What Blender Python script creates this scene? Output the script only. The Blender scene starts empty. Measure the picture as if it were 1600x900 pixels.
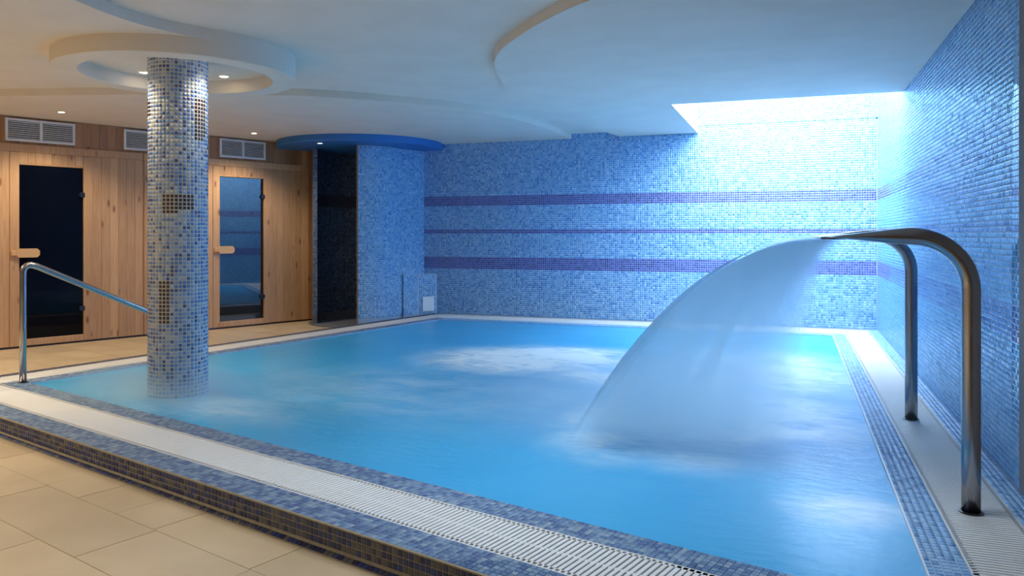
import bpy, bmesh, math, random
import numpy as np
from mathutils import Vector, Matrix, noise as mnoise

random.seed(7)
rng = np.random.default_rng(11)
PI = math.pi
scene = bpy.context.scene
COL = scene.collection

# ------------------------------------------------------------------ camera
PHI = math.radians(19.9)
cam = bpy.data.objects.new('camera', bpy.data.cameras.new('camera'))
COL.objects.link(cam)
cam.location = (0, 0, 1.1)
cam.rotation_euler = (PI/2, 0, PHI)
cam.data.sensor_width = 36.0
cam.data.lens = 1210/1600*36
cam.data.shift_y = -84/1600
cam.data.clip_start = 0.05
scene.camera = cam

# ------------------------------------------------------------------ world, exposure
w = bpy.data.worlds.new('world'); scene.world = w; w.use_nodes = True
w.node_tree.nodes['Background'].inputs[0].default_value = (0.55, 0.75, 1.0, 1)
w.node_tree.nodes['Background'].inputs[1].default_value = 0.15
scene.view_settings.view_transform = 'Standard'
scene.view_settings.look = 'None'
scene.view_settings.gamma = 1.0
scene.view_settings.use_curve_mapping = False
scene.view_settings.exposure = 0.9
scene.cycles.volume_bounces = 8
scene.cycles.transparent_max_bounces = 24

# ------------------------------------------------------------------ lights
SKY_STRENGTH = 8.2           # daylight panel at the top of the roof opening
SPOT_W = 50.0                 # ceiling downlights
def area(name, loc, size, power, col, rot=(0, 0, 0), size_y=None):
    l = bpy.data.lights.new(name, 'AREA'); l.energy = power; l.color = col
    l.shape = 'RECTANGLE'; l.size = size; l.size_y = size_y or size; l.spread = math.radians(120)
    o = bpy.data.objects.new(name, l); o.location = loc; o.rotation_euler = rot
    COL.objects.link(o); return o
# unseen warm fill lights, added behind and beside the camera to brighten the near room
area('room_fill', (-4.6, -0.2, 2.38), 1.4, 80, (1.0, 0.89, 0.74))
area('room_fill', (-2.4, 0.0, 2.38), 1.2, 9, (1.0, 0.92, 0.84))
area('room_fill', (-7.2, 2.6, 2.38), 1.0, 58, (1.0, 0.84, 0.64))

area('pool_fill', (-.9, 3.3, 2.38), 1.3, 13, (.80, .90, 1.0))  # added cool fill, out of view, to brighten the front of the pool

# ================================================================== helpers
def tag(o, label=None, cat=None, group=None, kind=None):
    if label: o['label'] = label
    if cat: o['category'] = cat
    if group: o['group'] = group
    if kind: o['kind'] = kind
    return o
def empty(name, loc, label=None, cat=None, group=None, kind=None, rz=0.0):
    o = bpy.data.objects.new(name, None); COL.objects.link(o)
    o.location = loc; o.rotation_euler = (0, 0, rz); o.empty_display_size = 0.1
    return tag(o, label, cat, group, kind)
def mk(name, verts, faces, mat, parent=None, smooth=False, cols=None, kind=None):
    me = bpy.data.meshes.new(name)
    me.from_pydata([tuple(v) for v in verts], [], [tuple(f) for f in faces])
    me.materials.append(mat)
    if smooth: me.polygons.foreach_set('use_smooth', [True]*len(me.polygons))
    me.update()
    o = bpy.data.objects.new(name, me); COL.objects.link(o)
    if parent:
        o.parent = parent
        o.matrix_parent_inverse = Matrix.Identity(4)
        if parent.parent is None:
            mw = parent.matrix_basis.inverted()
        else:
            mw = (parent.parent.matrix_basis @ parent.matrix_basis).inverted()
        me.transform(mw)
    if kind: o['kind'] = kind
    return o
class MB:
    """collects verts and faces in world coordinates"""
    def __init__(s): s.v = []; s.f = []
    def add(s, v, f):
        n = len(s.v); s.v += [tuple(p) for p in v]; s.f += [tuple(i+n for i in q) for q in f]; return s
    def box(s, c, d, ax=None, bev=0.0):
        ax = ax or (Vector((1,0,0)), Vector((0,1,0)), Vector((0,0,1)))
        c = Vector(c); h = [x/2 for x in d]
        if bev <= 0:
            vs = [c+ax[0]*h[0]*i+ax[1]*h[1]*j+ax[2]*h[2]*k for k in (-1,1) for j in (-1,1) for i in (-1,1)]
            return s.add(vs, [(0,2,3,1),(4,5,7,6),(0,1,5,4),(2,6,7,3),(0,4,6,2),(1,3,7,5)])
        vs = []; b = bev
        for (bx, by, z) in ((b,b,-h[2]), (0,0,-h[2]+b), (0,0,h[2]-b), (b,b,h[2])):
            for (i, j) in ((-1,-1),(1,-1),(1,1),(-1,1)):
                vs.append(c+ax[0]*i*(h[0]-bx)+ax[1]*j*(h[1]-by)+ax[2]*z)
        f = [(3,2,1,0), (12,13,14,15)]
        for r in range(3):
            for q in range(4):
                a = r*4+q; a2 = r*4+(q+1)%4
                f.append((a, a2, a2+4, a+4))
        return s.add(vs, f)
    def prism(s, poly, z0, z1, cap=True):
        n = len(poly)
        ar = sum(poly[i][0]*poly[(i+1)%n][1]-poly[(i+1)%n][0]*poly[i][1] for i in range(n))
        if ar < 0: poly = poly[::-1]
        vs = [(p[0], p[1], z0) for p in poly]+[(p[0], p[1], z1) for p in poly]
        f = [(i, (i+1) % n, (i+1) % n+n, i+n) for i in range(n)]
        if cap: f += [tuple(range(n-1, -1, -1)), tuple(range(n, 2*n))]
        return s.add(vs, f)
    def tube(s, pts, radii, seg=16, flat=None, caps=True):
        """pts along a path; radii: float or list of (ru, rv); frame transported"""
        P = [Vector(p) for p in pts]; n = len(P); rings = []
        up = None
        for i in range(n):
            t = (P[min(i+1, n-1)]-P[max(i-1, 0)]).normalized()
            if up is None:
                up = Vector((0,1,0)) if abs(t.y) < 0.9 else Vector((1,0,0))
            u = (up-t*up.dot(t)).normalized(); up = u; v = t.cross(u)
            r = radii[i] if isinstance(radii, (list, tuple)) else radii
            ru, rv = r if isinstance(r, tuple) else (r, r)
            rings.append([P[i]+u*math.cos(2*PI*k/seg)*ru+v*math.sin(2*PI*k/seg)*rv for k in range(seg)])
        vs = [p for r in rings for p in r]; f = []
        for i in range(n-1):
            for k in range(seg):
                a = i*seg+k; b = i*seg+(k+1) % seg
                f.append((a, b, b+seg, a+seg))
        if caps: f += [tuple(range(seg-1, -1, -1)), tuple(range((n-1)*seg, n*seg))]
        return s.add(vs, f)
    def lathe(s, c, prof, seg=64, a0=0, a1=2*PI):
        full = abs(a1-a0-2*PI) < 1e-6; m = seg if full else seg+1
        vs = []
        for (r, z) in prof:
            for k in range(m):
                a = a0+(a1-a0)*k/seg
                vs.append((c[0]+r*math.cos(a), c[1]+r*math.sin(a), z))
        f = []
        for i in range(len(prof)-1):
            for k in range(seg):
                b = (k+1) % m
                f.append((i*m+k, i*m+b, (i+1)*m+b, (i+1)*m+k))
        return s.add(vs, f)
    def build(s, name, mat, parent=None, smooth=False, kind=None):
        return mk(name, s.v, s.f, mat, parent, smooth, kind=kind)

def autosmooth(o, deg=35):
    me = o.data
    me.polygons.foreach_set('use_smooth', [True]*len(me.polygons))
    try: me.set_sharp_from_angle(angle=math.radians(deg))
    except Exception: pass

# ================================================================== materials
def mat(name, base=(.8,.8,.8), rough=.5, metal=0.0, **kw):
    m = bpy.data.materials.new(name); m.use_nodes = True
    b = m.node_tree.nodes['Principled BSDF']
    b.inputs['Base Color'].default_value = (*base, 1)
    b.inputs['Roughness'].default_value = rough
    b.inputs['Metallic'].default_value = metal
    for k, v in kw.items(): b.inputs[k.replace('_', ' ')].default_value = v
    return m
def N(m, t, **kw):
    n = m.node_tree.nodes.new(t)
    for k, v in kw.items(): setattr(n, k, v)
    return n
def L(m, a, b): m.node_tree.links.new(a, b)
def B(m): return m.node_tree.nodes['Principled BSDF']
def noisy(m, c1, c2, scale, detail=4, coord='Object', rough=None, bump=0.0, bscale=None, stretch=None, lo=.35, hi=.65):
    tc = N(m, 'ShaderNodeTexCoord'); src = tc.outputs[coord]
    if stretch:
        mp = N(m, 'ShaderNodeMapping'); mp.inputs['Scale'].default_value = stretch
        L(m, src, mp.inputs[0]); src = mp.outputs[0]
    n = N(m, 'ShaderNodeTexNoise'); n.inputs['Scale'].default_value = scale; n.inputs['Detail'].default_value = detail
    L(m, src, n.inputs['Vector'])
    r = N(m, 'ShaderNodeValToRGB')
    r.color_ramp.elements[0].position = lo; r.color_ramp.elements[0].color = (*c1, 1)
    r.color_ramp.elements[1].position = hi; r.color_ramp.elements[1].color = (*c2, 1)
    L(m, n.outputs['Fac'], r.inputs[0]); L(m, r.outputs[0], B(m).inputs['Base Color'])
    if bump:
        n2 = N(m, 'ShaderNodeTexNoise'); n2.inputs['Scale'].default_value = bscale or scale*4
        L(m, src, n2.inputs['Vector'])
        bp = N(m, 'ShaderNodeBump'); bp.inputs['Strength'].default_value = bump; bp.inputs['Distance'].default_value = .005
        L(m, n2.outputs['Fac'], bp.inputs['Height']); L(m, bp.outputs[0], B(m).inputs['Normal'])
    return m

M = {}
M['plaster'] = noisy(mat('white_plaster', rough=.85), (.77,.71,.63), (.81,.75,.67), 3, bump=.08, bscale=60)
M['canopy_blue'] = mat('blue_paint', (.03,.19,.56), .45)
M['grout_light'] = noisy(mat('grout_light', rough=.8), (.30,.44,.64), (.36,.50,.70), 40)
M['grout_cream'] = noisy(mat('grout_cream', rough=.8), (.66,.67,.64), (.72,.73,.69), 40)
M['grout_beige'] = noisy(mat('grout_beige', rough=.8), (.24,.21,.15), (.31,.27,.19), 40)
M['grout_grey'] = noisy(mat('grout_grey', rough=.8), (.30,.34,.40), (.38,.42,.48), 40)
M['grout_dark'] = noisy(mat('grout_dark', rough=.8), (.10,.12,.16), (.16,.18,.22), 40)
# glass mosaic: the colour of each tile is stored on its faces
m = M['mosaic'] = mat('glass_mosaic', rough=.06, Specular_IOR_Level=.9)
at = N(m, 'ShaderNodeAttribute', attribute_name='tint'); L(m, at.outputs['Color'], B(m).inputs['Base Color'])
m = M['mosaic_matt'] = mat('ceramic_mosaic', rough=.42)
at = N(m, 'ShaderNodeAttribute', attribute_name='tint'); L(m, at.outputs['Color'], B(m).inputs['Base Color'])
# sandstone coloured floor tiles
m = M['stone'] = noisy(mat('limestone_tile', rough=.42), (.50,.40,.27), (.60,.49,.34), 2.2, detail=8, coord='Object', bump=.05, bscale=30)
oi = N(m, 'ShaderNodeObjectInfo'); mx = N(m, 'ShaderNodeMix', data_type='RGBA', blend_type='MULTIPLY')
rp = [n for n in m.node_tree.nodes if n.type == 'VALTORGB'][0]
r2 = N(m, 'ShaderNodeValToRGB'); r2.color_ramp.elements[0].color = (.90,.89,.87,1); r2.color_ramp.elements[1].color = (1.05,1.04,1.0,1)
L(m, oi.outputs['Random'], r2.inputs[0]); mx.inputs[0].default_value = 1
L(m, rp.outputs[0], mx.inputs[6]); L(m, r2.outputs[0], mx.inputs[7]); L(m, mx.outputs[2], B(m).inputs['Base Color'])
M['joint'] = mat('tile_joint', (.30,.24,.16), .9)
# pine boards with grain and knots
def wood(name, c1, c2, ck):
    m = mat(name, rough=.55)
    tc = N(m, 'ShaderNodeTexCoord'); oi = N(m, 'ShaderNodeObjectInfo')
    add = N(m, 'ShaderNodeVectorMath', operation='ADD'); sc = N(m, 'ShaderNodeVectorMath', operation='SCALE')
    sc.inputs[3].default_value = 37.0
    cmb = N(m, 'ShaderNodeCombineXYZ')
    for i in range(3): L(m, oi.outputs['Random'], cmb.inputs[i])
    L(m, cmb.outputs[0], sc.inputs[0]); L(m, tc.outputs['Object'], add.inputs[0]); L(m, sc.outputs[0], add.inputs[1])
    mp = N(m, 'ShaderNodeMapping'); mp.inputs['Scale'].default_value = (1, 1, .06); L(m, add.outputs[0], mp.inputs[0])
    n = N(m, 'ShaderNodeTexNoise'); n.inputs['Scale'].default_value = 60; n.inputs['Detail'].default_value = 3
    L(m, mp.outputs[0], n.inputs['Vector'])
    r = N(m, 'ShaderNodeValToRGB'); r.color_ramp.elements[0].position = .3; r.color_ramp.elements[1].position = .7
    r.color_ramp.elements[0].color = (*c1, 1); r.color_ramp.elements[1].color = (*c2, 1); L(m, n.outputs['Fac'], r.inputs[0])
    mk_ = N(m, 'ShaderNodeMapping'); mk_.inputs['Scale'].default_value = (7, 7, 2.6); L(m, add.outputs[0], mk_.inputs[0])
    v = N(m, 'ShaderNodeTexVoronoi'); v.inputs['Scale'].default_value = 1.1; L(m, mk_.outputs[0], v.inputs['Vector'])
    kr = N(m, 'ShaderNodeValToRGB'); kr.color_ramp.elements[0].position = .07; kr.color_ramp.elements[0].color = (1,1,1,1)
    kr.color_ramp.elements[1].position = .17; kr.color_ramp.elements[1].color = (0,0,0,1); L(m, v.outputs['Distance'], kr.inputs[0])
    mx = N(m, 'ShaderNodeMix', data_type='RGBA'); L(m, kr.outputs[0], mx.inputs[0]); L(m, r.outputs[0], mx.inputs[6])
    mx.inputs[7].default_value = (*ck, 1)
    tn = N(m, 'ShaderNodeValToRGB'); tn.color_ramp.elements[0].color = (.80,.78,.76,1); tn.color_ramp.elements[1].color = (1.08,1.08,1.06,1)
    L(m, oi.outputs['Random'], tn.inputs[0])
    mm = N(m, 'ShaderNodeMix', data_type='RGBA', blend_type='MULTIPLY'); mm.inputs[0].default_value = 1
    L(m, mx.outputs[2], mm.inputs[6]); L(m, tn.outputs[0], mm.inputs[7]); L(m, mm.outputs[2], B(m).inputs['Base Color'])
    return m
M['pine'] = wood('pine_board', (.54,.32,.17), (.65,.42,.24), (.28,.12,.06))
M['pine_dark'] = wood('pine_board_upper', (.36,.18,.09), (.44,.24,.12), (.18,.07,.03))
M['handle_wood'] = mat('pale_wood', (.66,.42,.22), .45)
M['dark'] = mat('dark_cavity', (.02,.02,.025), .9)
M['glass_black'] = mat('black_tinted_glass', (.002,.003,.008), .03, Specular_IOR_Level=.15)
M['glass_blue'] = mat('smoked_glass', (.004,.010,.02), .02, IOR=1.75)
M['hinge'] = mat('dark_hinge', (.03,.03,.05), .35, metal=.6)
M['vent'] = mat('white_vent_paint', (.72,.76,.82), .4)
M['steel'] = noisy(mat('stainless_steel', rough=.22, metal=1.0), (.36,.35,.36), (.42,.41,.42), 4)
M['grate'] = mat('white_plastic_grate', (.75,.77,.78), .45)
M['panel_white'] = mat('white_plastic', (.80,.85,.88), .35)
M['grey_wall'] = mat('grey_plaster', (.26,.24,.23), .8)
M['trim_lamp'] = mat('white_lamp_ring', (.8,.78,.74), .4)
m = M['bulb'] = mat('lamp_glow', (1,.9,.7), .5)
B(m).inputs['Emission Color'].default_value = (1,.80,.52,1); B(m).inputs['Emission Strength'].default_value = 14
m = M['bulb_cool'] = mat('lamp_glow_dim', (1,.9,.7), .5)
B(m).inputs['Emission Color'].default_value = (.8,.9,1,1); B(m).inputs['Emission Strength'].default_value = 3
m = M['sky'] = mat('daylight_panel', (1,1,1), .5)
B(m).inputs['Emission Color'].default_value = (.84,.95,1,1); B(m).inputs['Emission Strength'].default_value = SKY_STRENGTH

# turbulent pool water: blue body, white foam where the jets and the cascade stir it
def water_material():
    m = mat('pool_water', rough=.3, Specular_IOR_Level=.3)
    tc = N(m, 'ShaderNodeTexCoord'); P_ = tc.outputs['Object']
    def blob(cx, cy, rx, ry, rot=0.0):
        mp = N(m, 'ShaderNodeMapping', vector_type='TEXTURE'); mp.inputs['Location'].default_value = (cx, cy, 0)
        mp.inputs['Rotation'].default_value = (0, 0, rot); mp.inputs['Scale'].default_value = (rx, ry, 1)
        L(m, P_, mp.inputs[0])
        sp = N(m, 'ShaderNodeSeparateXYZ'); L(m, mp.outputs[0], sp.inputs[0])
        c = N(m, 'ShaderNodeCombineXYZ'); L(m, sp.outputs[0], c.inputs[0]); L(m, sp.outputs[1], c.inputs[1])
        ln = N(m, 'ShaderNodeVectorMath', operation='LENGTH'); L(m, c.outputs[0], ln.inputs[0])
        mr = N(m, 'ShaderNodeMapRange', interpolation_type='SMOOTHSTEP'); mr.inputs[1].default_value = 1.0; mr.inputs[2].default_value = 0.15
        mr.inputs[3].default_value = 0; mr.inputs[4].default_value = 1
        L(m, ln.outputs['Value'], mr.inputs[0]); return mr.outputs[0]
    def noise(scale, detail, st=(1,1,1), dist=0.0, rot=0):
        mp = N(m, 'ShaderNodeMapping'); mp.inputs['Scale'].default_value = st; mp.inputs['Rotation'].default_value = (0,0,rot)
        L(m, P_, mp.inputs[0])
        n = N(m, 'ShaderNodeTexNoise'); n.inputs['Scale'].default_value = scale; n.inputs['Detail'].default_value = detail
        n.inputs['Distortion'].default_value = dist; L(m, mp.outputs[0], n.inputs['Vector']); return n.outputs['Fac']
    def math_(op, a, b=None, clamp=False):
        n = N(m, 'ShaderNodeMath', operation=op, use_clamp=clamp)
        for i, x in enumerate((a, b)):
            if x is None: continue
            if isinstance(x, (int, float)): n.inputs[i].default_value = x
            else: L(m, x, n.inputs[i])
        return n.outputs[0]
    blobs = [(-2.15,6.55,1.35,1.05,.3,1.5), (-2.2,5.0,2.2,1.4,0,.22), (-1.35,5.9,.8,.5,.3,.8), (-.35,6.4,1.3,1.9,0,.95), (-.35,5.0,1.1,1.2,0,1.3),
             (.2,3.4,.35,.3,.2,.5), (-.45,3.9,.45,.38,.2,.35), (-3.6,4.05,1.1,.5,-.2,.32), (-.7,4.6,1.0,.8,0,.8), (-.9,4.1,.5,.6,0,.6)]
    tot = None
    for (x, y, rx, ry, r, amp) in blobs:
        v = math_('MULTIPLY', blob(x, y, rx, ry, r), amp)
        tot = v if tot is None else math_('MAXIMUM', tot, v)
    dk = blob(.06, 4.28, .42, .34, .2)
    tot = math_('MULTIPLY', tot, math_('SUBTRACT', 1.0, math_('MULTIPLY', dk, .9)))
    nz = noise(2.6, 9, (1, 1.3, 1), .9); nf = noise(9, 7, (1, 2.2, 1), .4, .35)
    mixn = math_('ADD', math_('MULTIPLY', nz, .7), math_('MULTIPLY', nf, .45))
    foam = math_('MULTIPLY', tot, math_('MULTIPLY', math_('SUBTRACT', mixn, .36), 4.2), True)
    soft = math_('MULTIPLY', math_('SUBTRACT', noise(.9, 5, (1,1,1), .5), .42), .9, True)
    base = N(m, 'ShaderNodeMix', data_type='RGBA'); L(m, soft, base.inputs[0])
    base.inputs[6].default_value = (.050,.37,.71,1); base.inputs[7].default_value = (.15,.56,.85,1)
    mx = N(m, 'ShaderNodeMix', data_type='RGBA'); L(m, foam, mx.inputs[0]); L(m, base.outputs[2], mx.inputs[6])
    mx.inputs[7].default_value = (.74,.88,.96,1)
    L(m, mx.outputs[2], B(m).inputs['Base Color'])
    rr = math_('ADD', math_('MULTIPLY', foam, .06), .30); L(m, rr, B(m).inputs['Roughness'])
    bp = N(m, 'ShaderNodeBump'); bp.inputs['Strength'].default_value = .12; bp.inputs['Distance'].default_value = .03
    L(m, nf, bp.inputs['Height']); L(m, bp.outputs[0], B(m).inputs['Normal'])
    return m
M['water'] = water_material()

def fall_material(name, alpha, streak=.5):
    m = mat(name, (.62,.82,.96), .45)
    tc = N(m, 'ShaderNodeTexCoord'); uvn = N(m, 'ShaderNodeUVMap')
    mp = N(m, 'ShaderNodeMapping'); mp.inputs['Scale'].default_value = (22, .8, 1); L(m, uvn.outputs[0], mp.inputs[0])
    n = N(m, 'ShaderNodeTexNoise'); n.inputs['Scale'].default_value = 1.0; n.inputs['Detail'].default_value = 3; L(m, mp.outputs[0], n.inputs['Vector'])
    sp = N(m, 'ShaderNodeSeparateXYZ'); L(m, uvn.outputs[0], sp.inputs[0])
    def mr(src, a, b, c, d):
        x = N(m, 'ShaderNodeMapRange', interpolation_type='SMOOTHSTEP'); L(m, src, x.inputs[0])
        for i, q in enumerate((a, b, c, d)): x.inputs[i+1].default_value = q
        return x.outputs[0]
    def mul(a, b):
        x = N(m, 'ShaderNodeMath', operation='MULTIPLY', use_clamp=True); L(m, a, x.inputs[0])
        if isinstance(b, float): x.inputs[1].default_value = b
        else: L(m, b, x.inputs[1])
        return x.outputs[0]
    edge = mul(mr(sp.outputs[0], 0, .10, 0, 1), mr(sp.outputs[0], 1, .90, 0, 1))
    low = mr(sp.outputs[1], 1.0, .72, 0.0, 1)          # breaks up into spray towards the pool
    st = mr(n.outputs['Fac'], .3, .7, 1-streak, 1.0)
    a = mul(mul(mul(edge, low), st), alpha)
    L(m, a, B(m).inputs['Alpha'])
    return m
M['fall'] = fall_material('falling_water', .80, .35)
M['fall_thin'] = fall_material('falling_spray', .42, .5)

# ================================================================== mosaic
PAL = {
 'wall': ([(.27,.54,.85),(.20,.47,.81),(.14,.38,.75),(.09,.29,.66),(.38,.64,.90)], [.28,.32,.20,.10,.10]),
 'wall_r': ([(.13,.42,.78),(.10,.37,.74),(.16,.47,.82),(.08,.31,.68),(.22,.52,.85)], [.30,.28,.20,.14,.08]),
 'band_r': ([(.08,.22,.60),(.10,.26,.64),(.07,.18,.52)], [.4,.4,.2]),
 'band': ([(.09,.12,.42),(.13,.15,.50),(.07,.08,.30)], [.4,.4,.2]),
 'column': ([(.46,.54,.64),(.24,.40,.70),(.10,.24,.60),(.04,.09,.34),(.38,.52,.74)], [.15,.28,.32,.13,.12]),
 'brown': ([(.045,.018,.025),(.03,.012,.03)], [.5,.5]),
 'coping': ([(.10,.18,.34),(.16,.26,.41),(.07,.13,.29),(.23,.33,.45)], [.3,.35,.2,.15]),
 'riser': ([(.015,.02,.08),(.04,.05,.10),(.09,.09,.10),(.02,.04,.16)], [.3,.25,.25,.2]),
 'edge': ([(.24,.46,.76),(.18,.38,.70),(.30,.52,.80),(.12,.28,.56)], [.35,.3,.2,.15]),
}
def pick(pal, n):
    c, p = PAL[pal]; i = rng.choice(len(c), n, p=np.array(p)/sum(p)); return [(pal, int(k)) for k in i]
class Tiles:
    def __init__(s): s.c = []; s.u = []; s.v = []; s.n = []; s.k = []
    def grid(s, o, U, V, nu, nv, p, pal, test=None, off=(.5,.5)):
        """flat field of tiles: pal is a palette name or f(point)->name; test(point)->bool"""
        o, U, V = map(Vector, (o, U, V)); Nn = U.cross(V).normalized()
        nm = None if callable(pal) else pick(pal, nu*nv)
        q = 0
        for j in range(nv):
            for i in range(nu):
                c = o+U*(i+off[0])*p+V*(j+off[1])*p
                if test and not test(c): continue
                s.c.append(c[:]); s.u.append(U[:]); s.v.append(V[:]); s.n.append(Nn[:])
                s.k.append(nm[j*nu+i] if nm else pick1(pal(c)))
    def add(s, c, U, V, Nn, pal):
        s.c.append(tuple(c)); s.u.append(tuple(U)); s.v.append(tuple(V)); s.n.append(tuple(Nn)); s.k.append(pick1(pal))
    def build(s, parent, mat_, p, gap=.0028, h=.0022, near=None, tilt=.0005, name='mosaic_tile'):
        c, u, v, n = (np.array(a, dtype=np.float64) for a in (s.c, s.u, s.v, s.n))
        idx = np.arange(len(c))
        if near:
            lim, f = near
            sc = np.array([f(q) for q in c]); order = np.argsort(sc, kind='stable')
            ind = [i for i in order[:lim] if sc[i] < 1e6]
            for i in ind:
                a = bpy.data.objects.new(name, tile_mesh(s.k[i], p, gap, h, mat_, i % 4)); COL.objects.link(a)
                mtx = Matrix(((u[i][0],v[i][0],n[i][0],c[i][0]),(u[i][1],v[i][1],n[i][1],c[i][1]),(u[i][2],v[i][2],n[i][2],c[i][2]),(0,0,0,1)))
                a.parent = parent; a.matrix_basis = parent.matrix_basis.inverted() @ mtx
            mask = np.ones(len(c), bool); mask[ind] = False; idx = idx[mask]
        c, u, v, n = c[idx], u[idx], v[idx], n[idx]; K = len(c)
        b = (p-gap)/2; t = b-.0012
        vs = np.empty((K, 8, 3))
        tl = rng.normal(0, tilt, (K, 2))
        for q, (i, j) in enumerate(((-1,-1),(1,-1),(1,1),(-1,1))):
            vs[:, q] = c+u*i*b+v*j*b
            hh = (h+tl[:, 0]*i+tl[:, 1]*j)[:, None]
            vs[:, q+4] = c+u*i*t+v*j*t+n*hh
        base = np.array([(4,5,6,7),(0,1,5,4),(1,2,6,5),(2,3,7,6),(3,0,4,7)])
        fc = (base[None]+(np.arange(K)*8)[:, None, None]).reshape(-1, 4)
        pinv = parent.matrix_basis.inverted()
        vs = vs.reshape(-1, 3)
        R = np.array(pinv.to_3x3()); T = np.array(pinv.translation)
        vs = vs @ R.T + T
        me = bpy.data.meshes.new('mosaic_tiles')
        me.vertices.add(len(vs)); me.vertices.foreach_set('co', vs.ravel())
        me.loops.add(fc.size); me.loops.foreach_set('vertex_index', fc.ravel().astype(np.int32))
        me.polygons.add(len(fc)); me.polygons.foreach_set('loop_start', np.arange(0, fc.size, 4, dtype=np.int32))
        me.update(calc_edges=True); me.validate()
        at = me.attributes.new('tint', 'FLOAT_COLOR', 'FACE')
        colr = np.array([(*PAL[s.k[i][0]][0][s.k[i][1]], 1.0) for i in idx])
        colr[:, :3] *= rng.uniform(.93, 1.07, (K, 1))
        at.data.foreach_set('color', np.repeat(colr, 5, axis=0).ravel())
        me.materials.append(mat_)
        o = bpy.data.objects.new('mosaic_tiles', me); COL.objects.link(o); o.parent = parent
        o['kind'] = 'stuff'
        return o
def pick1(name):
    c, p = PAL[name]; return (name, random.choices(range(len(c)), p)[0])
_tm = {}
def tile_mesh(k, p, gap, h, mat_, var):
    key = (k, p, gap, h, mat_.name, var)
    if key in _tm: return _tm[key]
    b = (p-gap)/2; t = b-.0012
    a1, a2 = ((.00006,.00005),(-.00005,.00007),(.00005,-.00007),(-.00006,-.00005))[var]
    vs = [(i*b, j*b, 0) for i, j in ((-1,-1),(1,-1),(1,1),(-1,1))]+[(i*t, j*t, h+a1*i+a2*j) for i, j in ((-1,-1),(1,-1),(1,1),(-1,1))]
    me = bpy.data.meshes.new('mosaic_tile'); me.from_pydata(vs, [], [(4,5,6,7),(0,1,5,4),(1,2,6,5),(2,3,7,6),(3,0,4,7)])
    at = me.attributes.new('tint', 'FLOAT_COLOR', 'FACE')
    col = (*PAL[k[0]][0][k[1]], 1.0); at.data.foreach_set('color', list(col)*5)
    me.materials.append(mat_); me.update(); _tm[key] = me; return me
def px(q):        # where a point lies in the photograph, used only to rank tiles by visible size
    c_, s_ = math.cos(PHI), math.sin(PHI)
    X = q[0]*c_+q[1]*s_; Y = -q[0]*s_+q[1]*c_
    if Y < .3: return None
    return 800+1210*X/Y, 366+1210*(1.1-q[2])/Y, Y
def nearest(q):
    r = px(q)
    if r is None or not (-5 < r[0] < 1605 and -5 < r[1] < 905): return 1e9
    return r[2]

# ================================================================== plan
MS = .286; CU = 1/math.sqrt(1+MS*MS)
u_dir = Vector((-CU, MS*CU, 0)); n_dir = Vector((MS*CU, CU, 0))       # along / across the front curb
def front_y(c, x): return c-MS*x
C_OUT, C_GO, C_GI, C_W = 2.06, 2.215, 2.512, 2.66
LT = .2073
def left_x(x9, y): return x9+(y-9.3)*LT
L_OUT, L_GO, L_GI, L_W = -4.79, -4.70, -4.40, -4.255
R_W, R_GI, R_GO, WALL_X = .41, .546, .82, .92
B_W, B_GI, B_GO, WALL_Y = 9.12, 9.27, 9.70, 9.80
FLOOR = -.11
def corner_fl(c, l):   # crossing of a front line and a left line
    # y = c - MS*x ; x = l + (y-9.3)*LT
    x = (l+(c-9.3)*LT)/(1+MS*LT); return (x, c-MS*x)
def quad(c, l, r, b):
    return [corner_fl(c, l), (r, front_y(c, r)), (r, b), (left_x(l, b), b)]
Q_OUT = quad(C_OUT, L_OUT, WALL_X, WALL_Y); Q_GO = quad(C_GO, L_GO, R_GO, B_GO)
Q_GI = quad(C_GI, L_GI, R_GI, B_GI); Q_W = quad(C_W, L_W, R_W, B_W)
Z_L1, Z_L0, Z_MID = 2.35, 2.415, 2.345

# sauna front line
SP = Vector((-7.782, 5.786, 0)); SQ = Vector((-6.351, 9.321, 0))
sd = (SQ-SP).normalized(); sn = Vector((sd.y, -sd.x, 0))      # sn faces the pool
def S(t, off=0.0, z=0.0): p = SP+sd*t+sn*off; return Vector((p.x, p.y, z))
SLEN = (SQ-SP).length

# ================================================================== structure: floor
fb = MB()
fb.prism([(-11,-4),(1.2,-4),(1.2,front_y(C_OUT+.02,1.2)),corner_fl(C_OUT+.02,L_OUT+.02),(left_x(L_OUT+.02,9.9),9.9),(-11,9.9)], FLOOR-.05, FLOOR-.004)
floor = fb.build('floor', M['joint'], kind='structure')
def in_floor(x, y):
    return y < front_y(C_OUT, x)-.001 or x < left_x(L_OUT, y)-.001
def clip_poly(poly, a, b, c):      # keep a*x+b*y<=c
    out = []
    for i in range(len(poly)):
        p, q = poly[i], poly[(i+1) % len(poly)]
        dp, dq = a*p[0]+b*p[1]-c, a*q[0]+b*q[1]-c
        if dp <= 0: out.append(p)
        if (dp < 0 < dq) or (dq < 0 < dp):
            t = dp/(dp-dq); out.append((p[0]+(q[0]-p[0])*t, p[1]+(q[1]-p[1])*t))
    return out
V0 = C_OUT*CU
rows = {0: [5.33,4.68,4.02,3.70,3.36,3.05,2.41,1.76,1.11,.46,-.2,-.9], 1: [5.30,4.65,3.995,3.03,2.40,1.75,1.10,.45,-.2,-.9],
        2: [5.28,4.63,3.975,3.325,2.67,2.02,1.37,.72,.07,-.58], 3: [5.2,4.55,3.9,3.27,2.62,1.97,1.3,.65,0,-.65]}
rowv = [V0-.012, 1.712, 1.39, 1.065, .74]
JT = .004
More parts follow.
